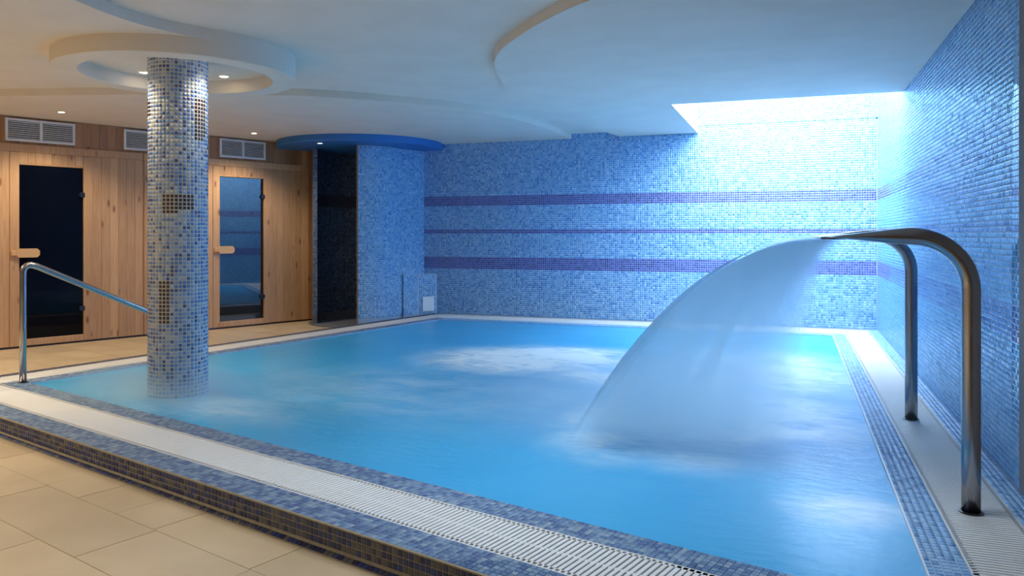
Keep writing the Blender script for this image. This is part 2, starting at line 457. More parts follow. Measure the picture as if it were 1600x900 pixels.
def put_tile(u0, u1, v0, v1, extra=None):
    a = [(u0+JT/2, v0+JT/2), (u1-JT/2, v0+JT/2), (u1-JT/2, v1-JT/2), (u0+JT/2, v1-JT/2)]
    p = [(u_dir.x*q[0]+n_dir.x*q[1], u_dir.y*q[0]+n_dir.y*q[1]) for q in a]
    if extra:
        for e in extra:
            p = clip_poly(p, *e)
            if len(p) < 3: return
    if abs(sum(p[i][0]*p[(i+1)%len(p)][1]-p[(i+1)%len(p)][0]*p[i][1] for i in range(len(p)))) < .002: return
    cx = sum(q[0] for q in p)/len(p); cy = sum(q[1] for q in p)/len(p)
    r = px((cx, cy, FLOOR))
    if r is None or not (-300 < r[0] < 1750 and r[1] < 1050): return
    MB().prism(p, FLOOR-.004, FLOOR+random.uniform(-.0006,.0006)).build('tile', M['stone'], floor)
left_clip = (1.0, -LT, L_OUT-9.3*LT-.012)       # x - LT*y <= L_OUT - 9.3*LT
for r in range(4):
    js = rows[r]
    v1, v0 = rowv[r], rowv[r+1]
    ext = [5.98+.02*r+.65*k for k in range(7, -1, -1)]
    js2 = ext+js
    for a, b in zip(js2[:-1], js2[1:]): put_tile(b, a, v0, v1)
# deck between the pool and the saunas: same tiles carried round, clipped to the pool edge and the sauna front
sc_ = (-sn.x, -sn.y, -(sn.x*SP.x+sn.y*SP.y)-.0)          # keep in front of the sauna wall
for r in range(0, 27):
    v0 = V0-.012+.325*r; v1 = v0+.325
    for k in range(0, 14):
        u1 = 4.2+.65*k+(.3 if r % 2 else 0)
        put_tile(u1-.65, u1, v0, v1, [left_clip, sc_])

# ================================================================== pool shell and coping
pool = empty('swimming_pool', (-2.0, 5.8, 0), 'raised overflow pool with blue mosaic coping filling the room', 'pool')
def ring(qa, qb, z0, z1):
    """solid frame between two quads"""
    m_ = MB(); n = 4
    vs = [(*p, z0) for p in qa]+[(*p, z0) for p in qb]+[(*p, z1) for p in qa]+[(*p, z1) for p in qb]
    f = []
    for i in range(4):
        j = (i+1) % 4
        f += [(8+i, 8+j, 12+j, 12+i), (i, 4+i, 4+j, j), (i, j, 8+j, 8+i), (4+i, 12+i, 12+j, 4+j)]
    return m_.add(vs, f)
ring(Q_OUT, Q_GO, FLOOR-.04, -.0025).build('outer_curb', M['grout_grey'], pool)
ring(Q_GI, Q_W, -1.25, -.0025).build('inner_curb', M['grout_light'], pool)
ring(Q_GO, Q_GI, -.10, -.075).build('gutter_channel', M['dark'], pool)
MB().prism(Q_W, -1.30, -1.25).build('basin_floor', M['grout_light'], pool)
# front face of the curb: beige grout bed, edging strips and the cove foot
fa = Vector((*Q_OUT[0], 0)); fbb = Vector((*Q_OUT[1], 0)); fl = (fbb-fa).length; fd = (fbb-fa).normalized(); fn = -n_dir
ax = (fd, -fn, Vector((0,0,1)))
mid = (fa+fbb)/2
MB().box(mid+fn*.004+Vector((0,0,-.060)), (fl, .008, .119), ax).build('riser_bed', M['grout_beige'], pool)
MB().box(mid+fn*.009+Vector((0,0,-.003)), (fl, .006, .006), ax).build('edge_strip', M['grout_beige'], pool)
cove = MB()
A = fa; cs = [(.008, -.086), (.012, -.098), (.030, -.1055), (.034, FLOOR+.001), (.008, FLOOR+.001)]
n5 = len(cs); vs = []
for e in (fa, fbb):
    for (o_, z_) in cs: q = e+fn*o_; vs.append((q.x, q.y, z_))
cove.add(vs, [(i, (i+1) % n5, (i+1) % n5+n5, i+n5) for i in range(n5)]+[tuple(range(n5))[::-1], tuple(range(n5, 2*n5))])
cove.build('cove_strip', M['grout_beige'], pool)
P_ = .0262
T = Tiles()
nu = int(fl/P_)
T.grid(fa+fn*.008+Vector((0,0,-.0855)), fd, (0,0,1), nu, 3, P_, 'riser')
cu = (fn*.018+Vector((0,0,.0075))).normalized()
for i in range(nu):
    c = fa+fd*(i+.5)*P_+fn*.0225+Vector((0,0,-.1008))
    vv = (-fn*.92+Vector((0,0,.38))).normalized()
    T.add(c, fd, vv, fd.cross(vv), 'riser')
T.build(pool, M['mosaic_matt'], P_, gap=.0036, near=(150, nearest), tilt=.0002)
T = Tiles()
Pc = .0262
nU = 7*4; 
# front outer strip (5 rows)
wd = (C_GO-C_OUT)*CU
st = wd/6
def in_gap(lo, hi):   # tests in "front c" coordinates
    return lambda q: True
def strip(o, U, V, length, width, nrow, pal, test=None):
    p = width/nrow
    T.grid(o, U, V, int(length/p), nrow, p, pal, test)
    return p
Z0 = -.0022
strip(Vector((*Q_OUT[0], Z0)), fd, n_dir, fl, wd, 6, 'coping')
wg = (C_W-C_GI)*CU
gi0 = Vector((*Q_GI[0], Z0)); strip(gi0, fd, n_dir, (Vector((*Q_GI[1],0))-Vector((*Q_GI[0],0))).length, wg, 6, 'coping',
      test=lambda q: left_x(L_GI, q[1])+.01 < q[0] < R_W-.0)
# right: inner strip, outer strip
strip(Vector((R_W, 2.3, Z0)), (0,1,0), (-1,0,0), 0.001, .13, 5, 'edge')
def vstrip(x0, x1, y0, y1, nrow, pal, test=None):
    p = (x1-x0)/nrow
    T.grid(Vector((x0, y0, Z0)), (1,0,0), (0,1,0), nrow, int((y1-y0)/p), p, pal, test)
vstrip(R_W, R_GI, front_y(C_GI, R_GI)-.02, B_GI, 5, 'edge', test=lambda q: q[1] > front_y(C_W, q[0])-.0)
vstrip(R_GO, WALL_X-.002, front_y(C_OUT, WALL_X)+.02, WALL_Y-.01, 4, 'edge', test=lambda q: q[1] > front_y(C_GO, q[0])+.02)
# back: inner and outer
T.grid(Vector((left_x(L_W, 9.2), B_W+.002, Z0)), (1,0,0), (0,1,0), int((R_W-left_x(L_W, 9.2))/.0248), 6, .0246, 'edge')
# left: inner strip, outer strip
ld = Vector((LT, 1, 0)).normalized(); ln = Vector((1, -LT, 0)).normalized()
a0 = Vector((*Q_GI[0], Z0)); wl = (L_W-L_GI)/math.sqrt(1+LT*LT)
T.grid(a0, ln, ld, 5, int((Vector((*Q_GI[3],0))-Vector((*Q_GI[0],0))).length/(wl/5)), wl/5, 'coping', test=lambda q: q[1] > front_y(C_W, q[0])+.01 and q[1] < B_GI)
a0 = Vector((*Q_OUT[0], Z0)); wl2 = (L_GO-L_OUT)/math.sqrt(1+LT*LT)
T.grid(a0, ln, ld, 4, int((Vector((*Q_OUT[3],0))-Vector((*Q_OUT[0],0))).length/(wl2/4)), wl2/4, 'riser', test=lambda q: q[1] > front_y(C_GO, q[0])+.01 and q[1] < 9.75)
T.build(pool, M['mosaic_matt'], .0248, gap=.0024, near=(150, nearest), tilt=.0002)
# slim bright lip between water and coping
for (a, b) in ((Q_W[1], Q_W[2]),):
    A_ = Vector((*a, 0)); B_ = Vector((*b, 0)); d_ = (B_-A_).normalized()
    MB().box((A_+B_)/2+Vector((.003,0,-.004)), ((B_-A_).length, .007, .012), (d_, Vector((0,0,1)).cross(d_), Vector((0,0,1)))).build('lip_strip', M['vent'], pool)

# ------------------------------------------------------------------ gutter grates
def grate(name, label, A0, A1, B0, B1, indiv, group='gutter grates around the pool'):
    """A0-A1 outer edge, B0-B1 inner edge; bars run across"""
    A0, A1, B0, B1 = (Vector((*p, 0)) for p in (A0, A1, B0, B1))
    root = empty(name, tuple(A0), label, 'grate', group)
    root.matrix_basis = Matrix.Translation(A0)
    d = (A1-A0).normalized(); Ln = (A1-A0).length; pitch = .0225
    nb = int(Ln/pitch)
    across = Vector((-d.y, d.x, 0))
    if across.dot(B0-A0) < 0: across = -across
    wdt = abs((B0-A0).dot(across))
    s0 = (B0-A0).dot(d); s1 = (B1-A0).dot(d)
    zt = -.001; hh = .018
    def span(s):
        # the part of the bar at position s that lies inside the mitred trapezoid
        lo, hi = 0.0, wdt
        if s0 > 0 and s < s0: hi = min(hi, wdt*s/s0)
        if s1 < Ln and s > s1: hi = min(hi, wdt*(Ln-s)/(Ln-s1))
        return lo, hi
    cand = []
    for i in range(nb):
        s = (i+.5)*pitch; lo, hi = span(s)
        if s0 < 0 or s1 > Ln: pass
        if hi-lo < .03: continue
        c = A0+d*s+across*(lo+hi)/2
        cand.append((nearest(c), c, hi-lo))
    cand.sort(key=lambda a: a[0])
    me_cache = {}
    rest = MB()
    for q, (dist, c, wl_) in enumerate(cand):
        if q < indiv and dist < 1e6:
            key = round(wl_, 4)
            if key not in me_cache:
                b = MB().box((0,0,0), (.0160, key-.012, hh), (d, across, Vector((0,0,1))), bev=.0015)
                me = bpy.data.meshes.new('slat'); me.from_pydata(b.v, [], b.f); me.materials.append(M['grate']); me_cache[key] = me
            o = bpy.data.objects.new('slat', me_cache[key]); COL.objects.link(o); o.parent = root
            o.location = c+Vector((0,0,zt-hh/2))-A0
        else:
            rest.box(c+Vector((0,0,zt-hh/2)), (.0160, wl_-.012, hh), (d, across, Vector((0,0,1))))
    if rest.v: rest.build('slats', M['grate'], root, kind='stuff')
    for k, fr in enumerate((.012, .5*wdt, wdt-.012)):
        sa = s0*fr/wdt if s0 > 0 else 0; sb = Ln-(Ln-s1)*fr/wdt if s1 < Ln else Ln
        c = A0+d*(sa+sb)/2+across*fr
        MB().box(c+Vector((0,0,zt-hh/2-(.0 if k != 1 else .003))), (sb-sa, .022 if k != 1 else .014, hh), (d, across, Vector((0,0,1)))).build('side_rail' if k != 1 else 'middle_rail', M['grate'], root)
    return root
grate('gutter_grate', 'white slotted gutter grate along the near edge of the pool, by the stone floor', Q_GO[0], Q_GO[1], Q_GI[0], Q_GI[1], 300)
grate('gutter_grate', 'slotted gutter grate under the cascade posts along the right wall', Q_GO[1], Q_GO[2], Q_GI[1], Q_GI[2], 300)
grate('gutter_grate', 'slotted gutter grate at the foot of the far blue mosaic wall', Q_GO[2], Q_GO[3], Q_GI[2], Q_GI[3], 0)
grate('gutter_grate', 'slotted gutter grate on the left side, before the sauna cabins', Q_GO[3], Q_GO[0], Q_GI[3], Q_GI[0], 0)

# ------------------------------------------------------------------ water surface
def water_surface():
    nx, ny = 260, 260; vs = []
    q = [Vector((*p, 0)) for p in Q_W]
    for j in range(ny+1):
        for i in range(nx+1):
            a, b = i/nx, j/ny
            p = (q[0]*(1-a)+q[1]*a)*(1-b)+(q[3]*(1-a)+q[2]*a)*b
            e = min(1, min(a, 1-a, b, 1-b)*12)
            def g(cx, cy, r): return math.exp(-((p.x-cx)**2+(p.y-cy)**2)/(r*r))
            amp = .004+.018*g(-2.1,6.5,.9)+.020*g(-.8,4.5,.9)+.008*g(-.3,5.8,1.3)
            h = mnoise.fractal(Vector((p.x*1.4, p.y*1.4, 3.1)), 1.0, 2.0, 4)*amp*e
            vs.append((p.x, p.y, -.010+h+.02*e*g(-2.1,6.5,.6)))
    f = [(j*(nx+1)+i, j*(nx+1)+i+1, (j+1)*(nx+1)+i+1, (j+1)*(nx+1)+i) for j in range(ny) for i in range(nx)]
    o = mk('pool_water', vs, f, M['water'], smooth=True)
    tag(o, 'foaming turquoise blue water filling the pool', 'water', kind='stuff')
water_surface()

# ================================================================== walls
PW = .0270
def band_pal(q):
    z = q[2]
    if 1.48 < z < 1.635 or 1.115 < z < 1.168 or .632 < z < .775: return 'band'
    return 'wall'
SL_X, SL_Y, SL_T = -1.11, 7.55, 3.0         # roof opening over the far right corner
wall_back = MB().box((-1.70, WALL_Y+.1, 1.0), (6.4, .2, 2.9)).box((-6.2, 10.15, 1.0), (2.6, .2, 2.9)).box((-.05, WALL_Y+.1, 2.75), (2.3, .2, .65)).build('wall_back', M['grout_light'], kind='structure')
T = Tiles()
x_l = -4.87
n_u = int((WALL_X-x_l)/PW)
T.grid((x_l, WALL_Y, 0.004), (1,0,0), (0,0,1), n_u, int((SL_T)/PW), PW, band_pal, test=lambda q: q[2] < 2.44 or q[0] > SL_X-.01)
T.build(wall_back, M['mosaic'], PW, gap=.0034, near=None, tilt=.0002)
wall_right = MB().box((WALL_X+.1, 4.0, 1.70), (.2, 16, 3.6)).build('wall_right', M['grout_light'], kind='structure')
T = Tiles()
T.grid((WALL_X, WALL_Y-.002, .004), (0,-1,0), (0,0,1), int((WALL_Y-3.87)/PW), int(SL_T/PW), PW, lambda q: band_pal(q) if q[1] > 8.6 and band_pal(q) == 'band' else band_pal(q)+'_r', test=lambda q: q[2] < 2.40 or q[1] > SL_Y)
T.build(wall_right, M['mosaic'], PW, gap=.0034, near=(300, nearest), tilt=.00007, h=.0014)
MB().box((WALL_X-.003+.06, 2.4, 1.15), (.12, 2.94, 2.54)).build('trim_1', M['grey_wall'], kind='structure')
# walls outside the picture close the room
MB().box((-5, -4.1, 1.15), (13, .2, 2.8)).build('wall_front', M['plaster'], kind='structure')
MB().box((-11.1, 2.5, 1.15), (.2, 13.4, 2.8)).build('wall_left', M['plaster'], kind='structure')

# ================================================================== ceiling
def spline(pts, n=8):
    out = []
    P4 = [Vector(p) for p in pts]; P4 = [P4[0]*2-P4[1]]+P4+[P4[-1]*2-P4[-2]]
    for i in range(1, len(P4)-2):
        p0, p1, p2, p3 = P4[i-1:i+3]
        for k in range(n):
            t = k/n
            out.append(.5*((2*p1)+(-p0+p2)*t+(2*p0-5*p1+4*p2-p3)*t*t+(-p0+3*p1-3*p2+p3)*t**3))
    out.append(P4[-2]); return [(p.x, p.y) for p in out]
ceil = MB().prism([(-11,-4),(1.0,-4),(1.0,SL_Y),(SL_X,SL_Y),(SL_X,10.1),(-11,10.1)], Z_L0, Z_L0+.15).build('ceiling', M['plaster'], kind='structure')
l1 = spline([(-11,4.35),(-9.5,4.45),(-8.2,4.65),(-6.75,5.02),(-5.85,5.27),(-5.2,5.5),(-4.6,5.73),(-4.1,5.98),(-3.62,6.42),(-3.2,6.98),(-2.97,7.45),(-2.82,8.05),(-2.73,8.8),(-2.72,WALL_Y)])
MB().prism(l1+[(-2.72, 10.1), (-11, 10.1)], Z_L1, Z_L0+.02).build('ceiling_soffit', M['plaster'], ceil)
sl = spline([(-2.08,9.79),(-2.3,8.3),(-2.37,7.3),(-2.35,6.47),(-2.21,5.82),(-2.07,5.33),(-1.90,4.98),(-1.70,4.71),(-1.43,4.40),(-1.18,4.16),(-.95,4.0),(-.5,3.77),(0,3.62),(.5,3.53),(.98,3.5)])
MB().prism(sl+[(.98, SL_Y),(SL_X, SL_Y),(SL_X, 9.79)], Z_L1+.002, Z_L0+.02).build('ceiling_soffit', M['plaster'], ceil)
# soffit arm running to the ring round the column
RC = (-4.17, 4.45); R_O, R_I, Z_R = .811, .645, 2.235
arm = spline([(-3.35,.6),(-3.48,1.8),(-3.57,2.9),(-3.63,3.3),(-3.64,3.55),(-3.60,3.77),(-3.53,3.93)])
arm2 = spline([(-4.95,4.2),(-4.90,4.0),(-4.83,3.72),(-4.79,3.45),(-4.7,2.6),(-4.5,1.2),(-4.3,.6)])
RO_ = R_O
def arc(c, r, a0, a1, n): return [(c[0]+r*math.cos(a0+(a1-a0)*k/n), c[1]+r*math.sin(a0+(a1-a0)*k/n)) for k in range(n+1)]
MB().prism(arm+arc(RC, R_O-.002, math.radians(-32), math.radians(185), 40)+arm2[4:], Z_MID, Z_L0+.02).build('ceiling_soffit', M['plaster'], ceil)
rg = MB().lathe(RC, [(R_O, Z_L0), (R_O, Z_R+.004), (R_O-.004, Z_R), (R_I+.004, Z_R), (R_I, Z_R+.004), (R_I, Z_R+.105)], 96)
rr_ = rg.build('ceiling_ring', M['plaster'], ceil); autosmooth(rr_, 40)
MB().lathe(RC, [(R_I+.02, Z_R+.105), (.0001, Z_R+.105)], 96).build('ring_recess', M['plaster'], ceil)
# the roof opening: reveals and the daylight above
MB().box((SL_X+.006, (SL_Y+WALL_Y)/2, (Z_L1+.002+SL_T)/2), (.012, WALL_Y-SL_Y-.03, SL_T-Z_L1-.002)).box(((SL_X+WALL_X)/2, SL_Y+.006, (Z_L1+.002+SL_T)/2), (WALL_X-SL_X-.004, .012, SL_T-Z_L1-.002)).build('skylight_reveal', M['plaster'], ceil)
win = MB().box(((SL_X+WALL_X)/2, (SL_Y+WALL_Y)/2, SL_T+.03), (WALL_X-SL_X+.3, WALL_Y-SL_Y+.3, .02)).build('window_1', M['sky'], kind='structure')

# ------------------------------------------------------------------ downlights
def downlight(x, y, z, label, mb_='bulb', power=SPOT_W, col=(1,.80,.55), size=2.3):
    t = empty('downlight', (x, y, z), label, 'light', 'recessed ceiling downlights')
    MB().lathe((x, y), [(.030, z+.001), (.031, z-.004), (.043, z-.005), (.046, z+.001)], 24).build('trim_ring', M['trim_lamp'], t)
    MB().lathe((x, y), [(.0305, z-.0015), (.0001, z-.0025)], 24).build('lamp_disc', M[mb_], t)
    if power:
        l = bpy.data.lights.new('downlight_beam', 'SPOT'); l.energy = power; l.color = col; l.spot_size = size; l.spot_blend = .7; l.shadow_soft_size = .035
        o = bpy.data.objects.new('downlight_beam', l); COL.objects.link(o); o.parent = t; o.location = (0, 0, -.012)
downlight(-7.03, 5.88, Z_L1, 'small lit downlight in the ceiling before the leftmost vent')
downlight(-6.26, 7.92, Z_L1, 'small lit downlight in the ceiling before the vent above the blue glass door')
downlight(-5.67, 8.46, 2.262, 'dim downlight set in the blue canopy over the shower', 'bulb_cool', 3, (.8,.9,1))
downlight(-4.66, 4.61, Z_R+.103, 'lit downlight in the column ring, on the left of the column', power=SPOT_W*.6, size=1.9)
downlight(-4.19, 4.94, Z_R+.103, 'lit downlight in the column ring, on the right of the column', power=SPOT_W*.6, size=1.9)
downlight(-3.62, 4.35, Z_R+.103, 'downlight on the near side of the column ring, tucked behind its lip', power=SPOT_W*.28, size=2.3)
downlight(-4.35, 3.90, Z_R+.103, 'downlight on the far left of the column ring, tucked behind its lip', power=SPOT_W*.5, size=2.3)

# ================================================================== mosaic column
CC = Vector((-4.04, 4.30, 0)); CR = .195
colm = empty('mosaic_column', (CC.x, CC.y, -1.25), 'round column in cream and blue mosaic standing in the pool', 'column')
sh = MB().lathe(CC, [(CR-.002, -1.25), (CR-.002, Z_R+.12)], 72).build('column_shaft', M['grout_cream'], colm); autosmooth(sh)
nt = 46; pz = 2*PI*CR/nt; vd = (CC-Vector((0,0,0))).normalized(); rt = Vector((vd.y, -vd.x, 0))
T = Tiles()
Zlo = -.20; nz = int((Z_R+.105-Zlo)/pz)
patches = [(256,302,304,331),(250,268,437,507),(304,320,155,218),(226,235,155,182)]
for i in range(nt):
    ph = 2*PI*(i+.5)/nt; nn = -vd*math.cos(ph)+rt*math.sin(ph); U = vd*math.sin(ph)+rt*math.cos(ph)
    for j in range(nz):
        c = CC+nn*(CR-.0015); c.z = Zlo+(j+.5)*pz
        pal = 'column'
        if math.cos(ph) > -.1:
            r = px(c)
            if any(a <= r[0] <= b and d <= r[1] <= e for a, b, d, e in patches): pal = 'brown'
        T.add(c, U, (0,0,1), nn, pal)
T.build(colm, M['mosaic'], pz, gap=.0068, tilt=.0003)

# ================================================================== sauna front
wall_s = MB().add([S(-2.4,-.03,FLOOR), S(SLEN+.05,-.03,FLOOR), S(SLEN+.05,-.03,Z_L1), S(-2.4,-.03,Z_L1), S(-2.4,-.15,FLOOR), S(SLEN+.05,-.15,FLOOR), S(SLEN+.05,-.15,Z_L1), S(-2.4,-.15,Z_L1)],
   [(0,1,2,3),(4,7,6,5),(1,5,6,2),(0,4,7,3),(0,3,2,1)][:4]).build('wall_left', M['dark'], kind='structure')
sax = (sd, sn, Vector((0,0,1)))
def plank(t0, t1, z0, z1, mt='pine', off=0.0, th=.02, name='plank', parent=None):
    return MB().box(S((t0+t1)/2, off-th/2, (z0+z1)/2), (t1-t0-.0025, th, z1-z0), sax, bev=.004).build(name, M[mt], parent or wall_s)
def t_of(x): return x
ZB, ZT = 1.975, 2.06            # horizontal board
D1 = (.175, .805); D2 = (2.415, 3.035); DT, DB = 1.837, -.02
FR = .10
def fill(t0, t1, z0, z1, pitch=.094, mt='pine', off=0.0):
    n = max(1, round((t1-t0)/pitch)); p = (t1-t0)/n
    for i in range(n):
        plank(t0+i*p, t0+(i+1)*p, z0, z1, mt, off+random.uniform(-.0015,.0015))
# upper cladding
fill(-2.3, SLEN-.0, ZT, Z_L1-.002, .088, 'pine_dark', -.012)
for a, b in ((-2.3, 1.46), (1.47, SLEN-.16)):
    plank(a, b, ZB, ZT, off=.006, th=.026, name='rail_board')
# lower cladding
zb = FLOOR+.02
fill(-2.3, D1[0]-FR*.9, zb, ZB)
fill(D1[0], D1[1], DT+.02, ZB, .08)
fill(D1[1]+FR, 1.46, zb, ZB)
fill(1.475, D2[0]-FR*.9, zb, ZB)
fill(D2[0], D2[1], DT+.02, ZB, .08)
fill(D2[1]+FR, SLEN-.19, zb, ZB, .1)
plank(1.455, 1.48, zb, ZB, 'pine_dark', off=-.008)
plank(SLEN-.19, SLEN-.10, zb, Z_L1, 'pine', off=.008)
plank(SLEN-.10, SLEN-.0, zb, Z_L1, 'pine_dark', off=.02, th=.04)
MB().box(S(.7, -.012, FLOOR+.01), (5.9, .02, .02), sax).build('baseboard_left', M['hinge'], kind='structure')
def door(num, t0, t1, glass, hinge_z, lab, extra=None):
    d = empty('door_%d' % num, S((t0+t1)/2, 0, FLOOR), kind='structure')
    d['label'] = lab
    for a, b in ((t0-FR*.9, t0), (t1, t1+FR)):
        MB().box(S((a+b)/2, -.006, (FLOOR+.02+DT+.02+.115)/2), (b-a-.003, .028, DT+.135-FLOOR-.02), sax, bev=.004).build('door_post', M['pine'], d)
    MB().box(S((t0+t1)/2, -.006, DT+.012), (t1-t0, .024, .02), sax, bev=.003).build('door_head', M['pine'], d)
    MB().box(S((t0+t1)/2, -.006, (DB+FLOOR+.02)/2), (t1-t0, .026, DB-FLOOR-.02), sax, bev=.004).build('door_sill', M['pine'], d)
    MB().box(S((t0+t1)/2, -.010, (DT+DB)/2), (t1-t0-.008, .008, DT-DB-.006), sax).build('glass_pane', M[glass], d)
    h = MB()
    hc = S(t0+.075, .028, .90); w2, h2, b = .11, .0475, .025
    prof = [(-w2,-h2+b),(-w2+b,-h2),(w2-b,-h2),(w2,-h2+b),(w2,h2-b),(w2-b,h2),(-w2+b,h2),(-w2,h2-b)]
    vs = [hc+sd*x+sn*y+Vector((0,0,z)) for y in (-.010,.012) for x, z in prof]
    h.add(vs, [(i, i+8, (i+1) % 8+8, (i+1) % 8) for i in range(8)]+[tuple(range(8)), tuple(range(15,7,-1))])
    ho = h.build('handle', M['handle_wood'], d)
    MB().box(S(t0-.055, .018, .90), (.05, .03, .055), sax, bev=.006).build('handle_block', M['handle_wood'], ho)
    MB().box(S(t0+.03, .008, .90), (.03, .034, .03), sax).build('handle_spacer', M['hinge'], ho)
    for z in hinge_z:
        MB().tube([S(t1-.016, -.008, z), S(t1-.016, .016, z)], .030, 12).box(S(t1-.002, .004, z), (.03, .022, .05), sax).build('hinge', M['hinge'], d)
door(1, *D1, 'glass_black', (1.54, .27), 'black glass sauna door')
door(2, *D2, 'glass_blue', (1.60, .27), 'smoked glass door reflecting the blue pool hall')
# vents
def vent(t0, t1, z0, z1, label):
    v = empty('wall_vent', S((t0+t1)/2, .0, z0), label, 'vent', 'white louvred vents over the sauna doors')
    fw = .022; th = .03; yc = .004
    for a, b, c, d in ((t0,t1,z1-fw,z1),(t0,t1,z0,z0+fw),(t0,t0+fw,z0+fw,z1-fw),(t1-fw,t1,z0+fw,z1-fw)):
        MB().box(S((a+b)/2, yc, (c+d)/2), (b-a, th, d-c), sax, bev=.003).build('frame', M['vent'], v)
    tm = (t0+t1)/2
    MB().box(S(tm, yc, (z0+z1)/2), (fw*1.1, th, z1-z0-2*fw), sax, bev=.003).build('mullion', M['vent'], v)
    MB().box(S(tm, -.010, (z0+z1)/2), (t1-t0-.01, .004, z1-z0-.01), sax).build('backing', M['dark'], v)
    n = 9
    for a, b in ((t0+fw, tm-fw*.55), (tm+fw*.55, t1-fw)):
        for i in range(n):
            z = z0+fw+(z1-z0-2*fw)*(i+.5)/n
            tx = math.radians(38); up = Vector((0,0,1)); yv = (sn*math.cos(tx)-up*math.sin(tx)); zv = (up*math.cos(tx)+sn*math.sin(tx))
            MB().box(S((a+b)/2, .002, z), (b-a, .022, .003), (sd, yv, zv)).build('slat', M['vent'], v)
vent(.045, .715, 2.088, 2.325, 'white louvred vent above the black glass door')
vent(1.24, 1.86, 2.088, 2.322, 'white louvred vent half hidden behind the mosaic column')
vent(2.415, 3.055, 2.09, 2.327, 'white louvred vent above the blue reflecting glass door')

# ================================================================== shower stall with blue canopy
SC = Vector((-5.62, 9.30, 0)); SR = .62
stall = empty('shower_stall', (SC.x, SC.y, 0), 'rounded shower stall in blue mosaic with a dark open niche', 'shower')
can = MB().lathe((-5.62, 9.38), [(1.13, Z_L1), (1.13, 2.275), (1.115, 2.262), (.0001, 2.262)], 96).build('shower_canopy', M['canopy_blue'])
autosmooth(can, 30); tag(can, 'shallow round blue canopy fixed to the ceiling over the shower stall', 'canopy')
# outer skin: arc from the opening edge towards the pool, then a straight return to the back wall
a_open = math.atan2(8.765-SC.y, -5.30-SC.x)
outer = [(SC.x+SR*math.cos(a), SC.y+SR*math.sin(a)) for a in np.linspace(a_open, math.radians(2), 16)]
outer += [(-4.975+.115*k/4, 9.33+.47*k/4) for k in range(1, 5)]
th = .05
inner = [(SC.x+(SR-th)*math.cos(a), SC.y+(SR-th)*math.sin(a)) for a in np.linspace(a_open, math.radians(2), 16)]+[(-5.03, 9.6), (-4.93, 9.82)]
zs, zt = FLOOR, 2.258
MB().prism(outer+inner[::-1], zs, zt).build('outer_wall', M['grout_light'], stall)
MB().box((outer[0][0]-.020, outer[0][1]+.012, (zs+zt)/2), (.052, .012, zt-zs), (Vector((math.cos(a_open), math.sin(a_open), 0)), Vector((-math.sin(a_open), math.cos(a_open), 0)), Vector((0,0,1)))).build('edge_trim', M['pine_dark'], stall)
def along(poly, p):
    out = []; s = p/2; acc = 0
    for a, b in zip(poly[:-1], poly[1:]):
        A_, B_ = Vector(a), Vector(b); L_ = (B_-A_).length
        while s <= acc+L_:
            t = (s-acc)/L_; out.append((A_+(B_-A_)*t, (B_-A_).normalized())); s += p
        acc += L_
    return out
T = Tiles()
nzs = int((zt-.0)/PW)
for (q, d) in along(outer, PW):
    for j in range(nzs):
        nn = Vector((d.y, -d.x, 0)); c = Vector((q.x, q.y, .004+(j+.5)*PW))
        T.add(c, Vector((d.x, d.y, 0)), (0,0,1), nn, 'wall')
T.build(stall, M['mosaic'], PW, gap=.0034, tilt=.0002)
# niche: concave dark mosaic wall and the left jamb
def PXW(pxx, yy):  
    return None
jamb = Vector((-5.75, 8.52, 0))
a_j = math.atan2(8.70-SC.y, -6.05-SC.x)
nic = [(SC.x+(SR-th)*math.cos(a), SC.y+(SR-th)*math.sin(a)) for a in np.linspace(a_open, math.radians(2), 12)]
rn = .56
niche = [(SC.x+rn*math.cos(a), SC.y+rn*math.sin(a)) for a in np.linspace(a_open, a_open+math.radians(286), 40)]
back_n = [(SC.x+(rn+.05)*math.cos(a), SC.y+(rn+.05)*math.sin(a)) for a in np.linspace(a_open+math.radians(62), a_open+math.radians(286), 36)]
sub = [(SC.x+rn*math.cos(a), SC.y+rn*math.sin(a)) for a in np.linspace(a_open+math.radians(62), a_open+math.radians(286), 36)]
MB().prism(sub+back_n[::-1], zs, zt).build('niche_wall', M['grout_dark'], stall)
PAL['niche'] = ([(.03,.07,.16),(.05,.10,.22),(.10,.16,.28),(.02,.03,.08)], [.35,.3,.2,.15])
PAL['niche_band'] = ([(.015,.015,.05),(.02,.02,.07)], [.5,.5])
T = Tiles()
for (q, d) in along([p for p in niche], PW):
    for j in range(nzs):
        z = .0+(j+.5)*PW
        nn = Vector((-d.y, d.x, 0)); c = Vector((q.x, q.y, z))
        T.add(c, Vector((-d.x, -d.y, 0)), (0,0,1), nn, 'niche_band' if 1.48 < z < 1.635 else 'niche')
T.build(stall, M['mosaic_matt'], PW, gap=.0034)
a_e = a_open+math.radians(286)
je = Vector((SC.x+(rn+.025)*math.cos(a_e), SC.y+(rn+.025)*math.sin(a_e), 0))
T = Tiles()
rd = Vector((math.cos(a_e), math.sin(a_e), 0)); td = Vector((-math.sin(a_e), math.cos(a_e), 0))
for j in range(nzs):
    for k in (-.5, .5):
        T.add(je+rd*k*PW+td*.002+Vector((0,0,.004+(j+.5)*PW)), rd, (0,0,1), rd.cross(Vector((0,0,1))), 'column')
T.build(stall, M['mosaic'], PW, gap=.0034)
MB().prism([(-5.62+.66*math.cos(a), 9.30+.66*math.sin(a)) for a in np.linspace(0, 2*PI, 40)[:-1]], FLOOR, FLOOR+.012).build('shower_tray', M['grout_dark'], stall)
